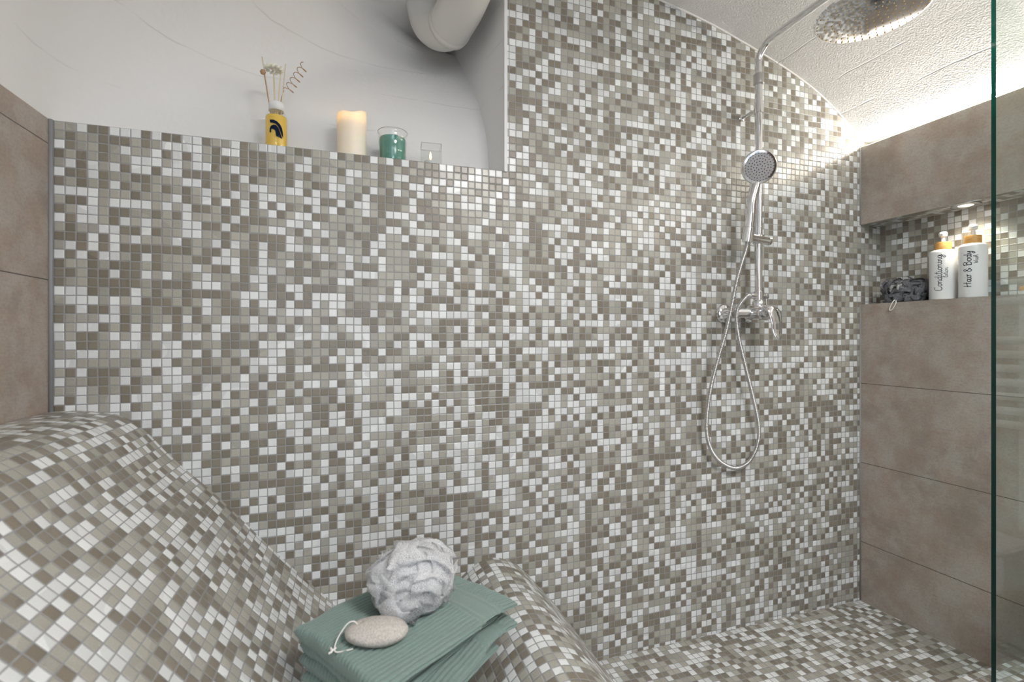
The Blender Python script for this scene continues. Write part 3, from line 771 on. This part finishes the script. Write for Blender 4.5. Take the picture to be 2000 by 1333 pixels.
def pump_bottle(x, y, zs, R_, H, body, label, nozzle_ang):
    g = empty('pump_bottle', (x, y, zs), label, 'bottle', None)
    MB().lathe([(0, 0), (R_*.95, 0), (R_, .003), (R_, H*.93), (R_*.97, H*.965), (R_*.8, H*.99), (R_*.56, H), (0, H)], seg=48).build('body', body, g, angle=70)
    MB().lathe([(0, H), (R_*.60, H), (R_*.61, H+.002), (R_*.61, H+.023), (R_*.59, H+.025), (0, H+.025)], seg=36).build('cap', M['bamboo'], g, angle=40)
    mb = MB().lathe([(.0055, H+.025), (.0055, H+.042), (.011, H+.045), (.012, H+.056), (.009, H+.060), (0, H+.061)], seg=20)
    d = Vector((math.sin(nozzle_ang), -math.cos(nozzle_ang), 0))
    mb.tube([d*.004+Vector((0, 0, H+.052)), d*.028+Vector((0, 0, H+.052)), d*.034+Vector((0, 0, H+.047))], .0042, 12)
    mb.build('pump', M['bottle'], g, angle=40)
    return g
zsh = SH+.001
b1 = pump_bottle(1.887, 1.097-1.34, zsh, .0365, .168, M['bottle'], 'white pump bottle lettered Conditioning, with bamboo collar', -1.2)
a1 = -math.atan2(1.887, 1.097)
writing('lettering', 'Conditioning', .0368, a1, .028, .0205, -.003, .0009, M['ink'], b1)
writing('small_lettering', 'lotion', .0368, a1, .072, .0125, .012, .0006, M['ink'], b1)
b2 = pump_bottle(1.887, 1.014-1.34, zsh, .0350, .174, M['bottle'], 'white pump bottle lettered Hair & Body, nearer the glass edge', -1.0)
a2 = -math.atan2(1.887, 1.008)
writing('lettering', 'Hair & Body', .0353, a2, .034, .0200, -.004, .0010, M['ink'], b2)
writing('small_lettering', 'Wash', .0353, a2, .108, .0115, .012, .0006, M['ink'], b2)
jr = empty('jar', (1.893, .872-1.34, zsh), 'small white jar with bamboo lid behind the glass at the right frame edge', 'jar')
MB().lathe([(0, 0), (.026, 0), (.028, .002), (.028, .012), (0, .012)], seg=32).build('body', M['bottle'], jr, angle=40)
MB().lathe([(0, .012), (.0285, .012), (.0285, .022), (.027, .024), (0, .024)], seg=32).build('lid', M['bamboo'], jr, angle=40)

# ------------------------------------------------------------ bath puffs
def ruffles(n, R_, wid, seed, amp=.35, ctr=(0, 0, 0), bias=None, lo=.6):
    rnd = random.Random(seed); vs = []; fs = []; uvs = []
    for q in range(n):
        d = Vector((rnd.gauss(0, 1), rnd.gauss(0, 1), rnd.gauss(0, 1))).normalized()
        if bias and rnd.random() < .5: d = (d+Vector(bias)).normalized()
        s = d.orthogonal().normalized(); s.rotate(Matrix.Rotation(rnd.random()*2*PI, 3, d)); p = d.cross(s)
        R1 = R_*rnd.uniform(lo, 1.0); spread = rnd.uniform(.35, .8); ph = rnd.random()*6; fq = rnd.uniform(2.5, 5)
        nt, nw = 22, 7; b = len(vs); w_ = wid*rnd.uniform(.7, 1.2)
        for i in range(nt+1):
            t_ = i/nt; ang = (t_-.5)*2*spread; rad = R1*(.18+.82*math.sin(PI*t_)**.55)
            for j in range(nw+1):
                s_ = j/nw-.5
                ruf = amp*w_*math.sin(2*PI*fq*t_+ph+s_*2.2)*(.4+abs(s_)*1.5)
                edge = 1-.22*(2*s_)**2
                pos = (d*math.cos(ang)+s*math.sin(ang))*(rad*edge+ruf*.4)+p*(s_*w_*(.35+.65*math.sin(PI*t_)))+s*ruf
                vs.append(Vector(ctr)+pos); uvs.append((t_*.12+q*.3, s_*.05+q*.17))
        for i in range(nt):
            for j in range(nw): fs.append([b+i*(nw+1)+j, b+(i+1)*(nw+1)+j, b+(i+1)*(nw+1)+j+1, b+i*(nw+1)+j+1])
    return vs, fs, uvs
TZ = .492
wp = empty('bath_puff', (.107, -.425, TZ), 'fluffy white mesh bath puff sitting on the folded green towels', 'bath puff')
vs, fs, uvs = ruffles(46, .072, .078, 3, .24, (0, 0, .058), None, .78)
vs = [Vector((v.x*(1.10+2.2*(v.z-.055)), v.y, max(.002+.002*abs(math.sin(v.x*300)), v.z*.98+.10*v.x*(1 if v.z > .05 else 0)))) for v in vs]
mesh('netting', vs, fs, [M['net_white']], wp, True, uvs=uvs)
vs, fs, uvs = ruffles(16, .082, .055, 17, .30, (0, 0, .060), None, .9)
vs = [Vector((v.x, v.y, max(.003, v.z*.95))) for v in vs]
mesh('outer_loops', vs, fs, [M['net_white']], wp, True, uvs=uvs)
mbq = MB().lathe([(0, .008)]+[(.040*math.sin(PI*q/12), .050-.042*math.cos(PI*q/12)) for q in range(1, 12)]+[(0, .092)], seg=24)
mbq.build('light_stop_core', M['core_white'], wp)  # solid white ball added inside to stop light leaking through the netting
vs, fs, uvs = ruffles(60, .050, .050, 5, .28, (0, 0, .054))
vs = [Vector((v.x, v.y, max(.003, v.z))) for v in vs]
mesh('netting_core', vs, fs, [M['net_core']], wp, True, uvs=uvs)
gp = empty('bath_puff', (1.893, 1.212-1.34, zsh), 'dark grey mesh bath puff on the lit wall shelf', 'bath puff')
vs, fs, uvs = ruffles(50, .068, .042, 11, .5, (0, 0, .034), None, .55)
vs = [Vector((max(-.055, min(.042, v.x)), v.y*1.28, max(.001, v.z*.98))) for v in vs]
mesh('netting', vs, fs, [M['net_grey']], gp, True, uvs=uvs)
vs, fs, uvs = ruffles(12, .034, .012, 21, .6, (-.028, .004, .048), (-.8, -.4, .3), .7)
mesh('silver_netting', vs, fs, [M['net_silver']], gp, True, uvs=uvs)['label'] = 'silver grey inner netting'
cp = smoothpath([(-.02, .004, .016), (-.052, .002, .006), (-.0605, -.002, -.004), (-.0625, .006, -.022), (-.0628, .014, -.029), (-.0628, .0185, -.026), (-.0625, .014, -.012), (-.0600, .006, .004), (-.045, .006, .010), (-.02, .008, .018)], 8)
MB().tube(cp, .0018, 8).build('hanging_loop', M['cord'], gp)

# ------------------------------------------------------------ folded towels
def towel(name, A, B, D, T0, T1, label, seed, layers=2):
    """A,B,D corners of the top face; ribs run A->B. T0/T1 thickness at the left / right end"""
    A, B, D = Vector(A), Vector(B), Vector(D); ea = (B-A); L = ea.length; ea.normalize(); eb = (D-A); Wd = eb.length; eb = (eb-ea*eb.dot(ea)).normalized()
    Wd = abs((D-A).dot(eb)); ez = Vector((0, 0, 1)); g = empty(name, A, label, 'towel', 'folded green towels')
    rib = .0088
    def slab(za, zb, la, lb, wa, wb, zt1a, zt1b, band, nm, res=1.0, sag=0):
        """za..zb fraction of thickness measured from the top"""
        per = []   # cross-section: superellipse, param by angle
        NS = 1000 if res == 1 else 640; NA = 110 if res == 1 else 30; e = .42
        vs = []; fs = []
        # arc length table at mid section
        def sect(f, W_, T_):
            a = 2*PI*f; c, s = math.cos(a), math.sin(a)
            return (abs(c)**e*(1 if c > 0 else -1)*W_/2, abs(s)**.75*(1 if s > 0 else -1)*T_/2)
        Tm = (T0+T1)/2*(zb-za); tab = [0]; W_ = wb-wa; dense = 1600; last = sect(0, W_, Tm)
        for k in range(1, dense+1):
            p = sect(k/dense, W_, Tm); tab.append(tab[-1]+math.hypot(p[0]-last[0], p[1]-last[1])); last = p
        tot = tab[-1]; fl_ = []; j = 0
        for k in range(NS):
            t_ = tot*k/NS
            while tab[j+1] < t_: j += 1
            fl_.append((j+(t_-tab[j])/(tab[j+1]-tab[j]+1e-12))/dense)
        nr = round(tot/rib)
        for i in range(NA+1):
            # denser at ends
            x = .5-.5*math.cos(PI*i/NA); x = .35*i/NA+.65*x; al = la+(lb-la)*x
            T_ = (T0+(T1-T0)*al/L)*(zb-za); zc = -(T0+(T1-T0)*al/L)*(za+zb)/2
            de = min(al-la, lb-al); rr = Tm*.5; k_ = math.sqrt(max(0, 1-(1-min(1, de/rr))**2)) if de < rr else 1
            sc_e = max(k_, .03)
            inband = 0
            if band:
                for b0_, b1_ in ((L-.102, L-.052),):
                    if b0_-.008 < al < b1_+.008: inband = 1
                ridge = sum(math.exp(-((al-q_)/.0030)**2) for q_ in (L-.108, L-.098, L-.056, L-.046))
            else: ridge = 0
            for k in range(NS):
                f = fl_[k]; y_, z_ = sect(f, W_, T_)
                ph = 2*PI*nr*k/NS
                rb = (abs(math.sin(ph/2))**.6-.6)*.0044*(0 if inband else 1)
                rb += ridge*.0024-(.0014 if inband else 0)
                if sc_e < .35: rb *= sc_e/.35
                nx_, nz_ = y_/(W_/2), z_/(T_/2+1e-9); 
                l_ = math.hypot(abs(nx_)**8, nz_)+1e-9; ny2 = (abs(nx_)**8*(1 if nx_ > 0 else -1))/l_; nz2 = nz_/l_
                yy = y_*(.985+.015*sc_e)+ny2*rb; zz = z_*sc_e+nz2*rb
                P = A+ea*al+eb*((wa+wb)/2+yy)+ez*(zc+zz)
                nv = noise.noise(P*9+Vector((seed, 0, 0)))*.005+noise.noise(P*26+Vector((seed, 3, 0)))*.0022
                nw = noise.noise(P*14+Vector((0, seed, 5)))*.004
                P += ez*nv+eb*nw+ea*noise.noise(P*16+Vector((9, seed, 1)))*.004*(1-k_*0)
                if sag and al > L*.72: P -= ez*sag*((al-L*.72)/(L*.28))**2
                vs.append(P-A)
        for i in range(NA):
            for k in range(NS):
                k2 = (k+1) % NS; fs.append([i*NS+k, (i+1)*NS+k, (i+1)*NS+k2, i*NS+k2])
        fs.append(list(range(NS))); fs.append([NA*NS+k for k in range(NS)][::-1])
        return mesh(nm, vs, fs, [M['terry']], g, True)
    fr = [(0, .40)]+[(.40+.60*i/layers-.03, .40+.60*(i+1)/layers) for i in range(layers)]
    slab(0, .40, 0, L, 0, Wd, 0, 0, True, 'top_fold', 1, .012)
    for i in range(layers):
        za, zb = fr[i+1]; rnd = random.Random(seed*7+i)
        slab(za, zb, .004+rnd.uniform(0, .012), L-.030, .004, Wd-.022-rnd.uniform(0, .004), 0, 0, False, 'inner_fold', .5, .012)
    return g
zt = .494
towel('folded_towel', (-.098, -.405, zt), (.176, -.234, zt), (.030, -.620, zt), .078, .032, 'sage green ribbed towel, topmost of the folded pair, under the puff', 1)
towel('folded_towel', (-.086, -.424, zt-.080), (.158, -.233, zt-.035), (.068, -.621, zt-.080), .058, .070, 'sage green ribbed towel, lower of the folded pair, on the lounger', 4)

# ------------------------------------------------------------ pumice stone
ps = empty('pumice_stone', (.040, -.505, TZ), 'oval pale pumice stone with white cord lying on the top towel', 'pumice stone')
bm = bmesh.new(); bmesh.ops.create_icosphere(bm, subdivisions=5, radius=1)
for v in bm.verts:
    c = v.co.copy(); nn = noise.noise(c*1.6)*.05+noise.noise(c*14)*.012
    hx, hy = c.x+.62, c.y-.10; hole = math.exp(-(hx*hx+hy*hy)/.010)*(.35 if c.z > 0 else 0)
    v.co = Vector((c.x*.052, c.y*.033, c.z*(.0185)))*(1+nn-hole)
    v.co.z += .018
me = bpy.data.meshes.new('stone'); bm.to_mesh(me); bm.free(); me.materials.append(M['pumice'])
for p in me.polygons: p.use_smooth = True
so = bpy.data.objects.new('stone', me); C.objects.link(so); so.parent = ps; so.rotation_euler = (0, 0, math.radians(-14))
ca = smoothpath([(-.030, .010, .026), (-.036, .012, .034), (-.047, .012, .032), (-.060, .006, .018), (-.066, -.004, .008), (-.064, -.012, .004), (-.052, -.014, .004), (-.038, -.016, .006)], 8)
MB().tube(ca, .0012, 8).tube(smoothpath([(-.064, -.006, .007), (-.069, -.009, .006), (-.072, -.005, .0075), (-.070, -.012, .006), (-.075, -.013, .004)], 6), .0017, 8).build('cord', M['cord'], ps)
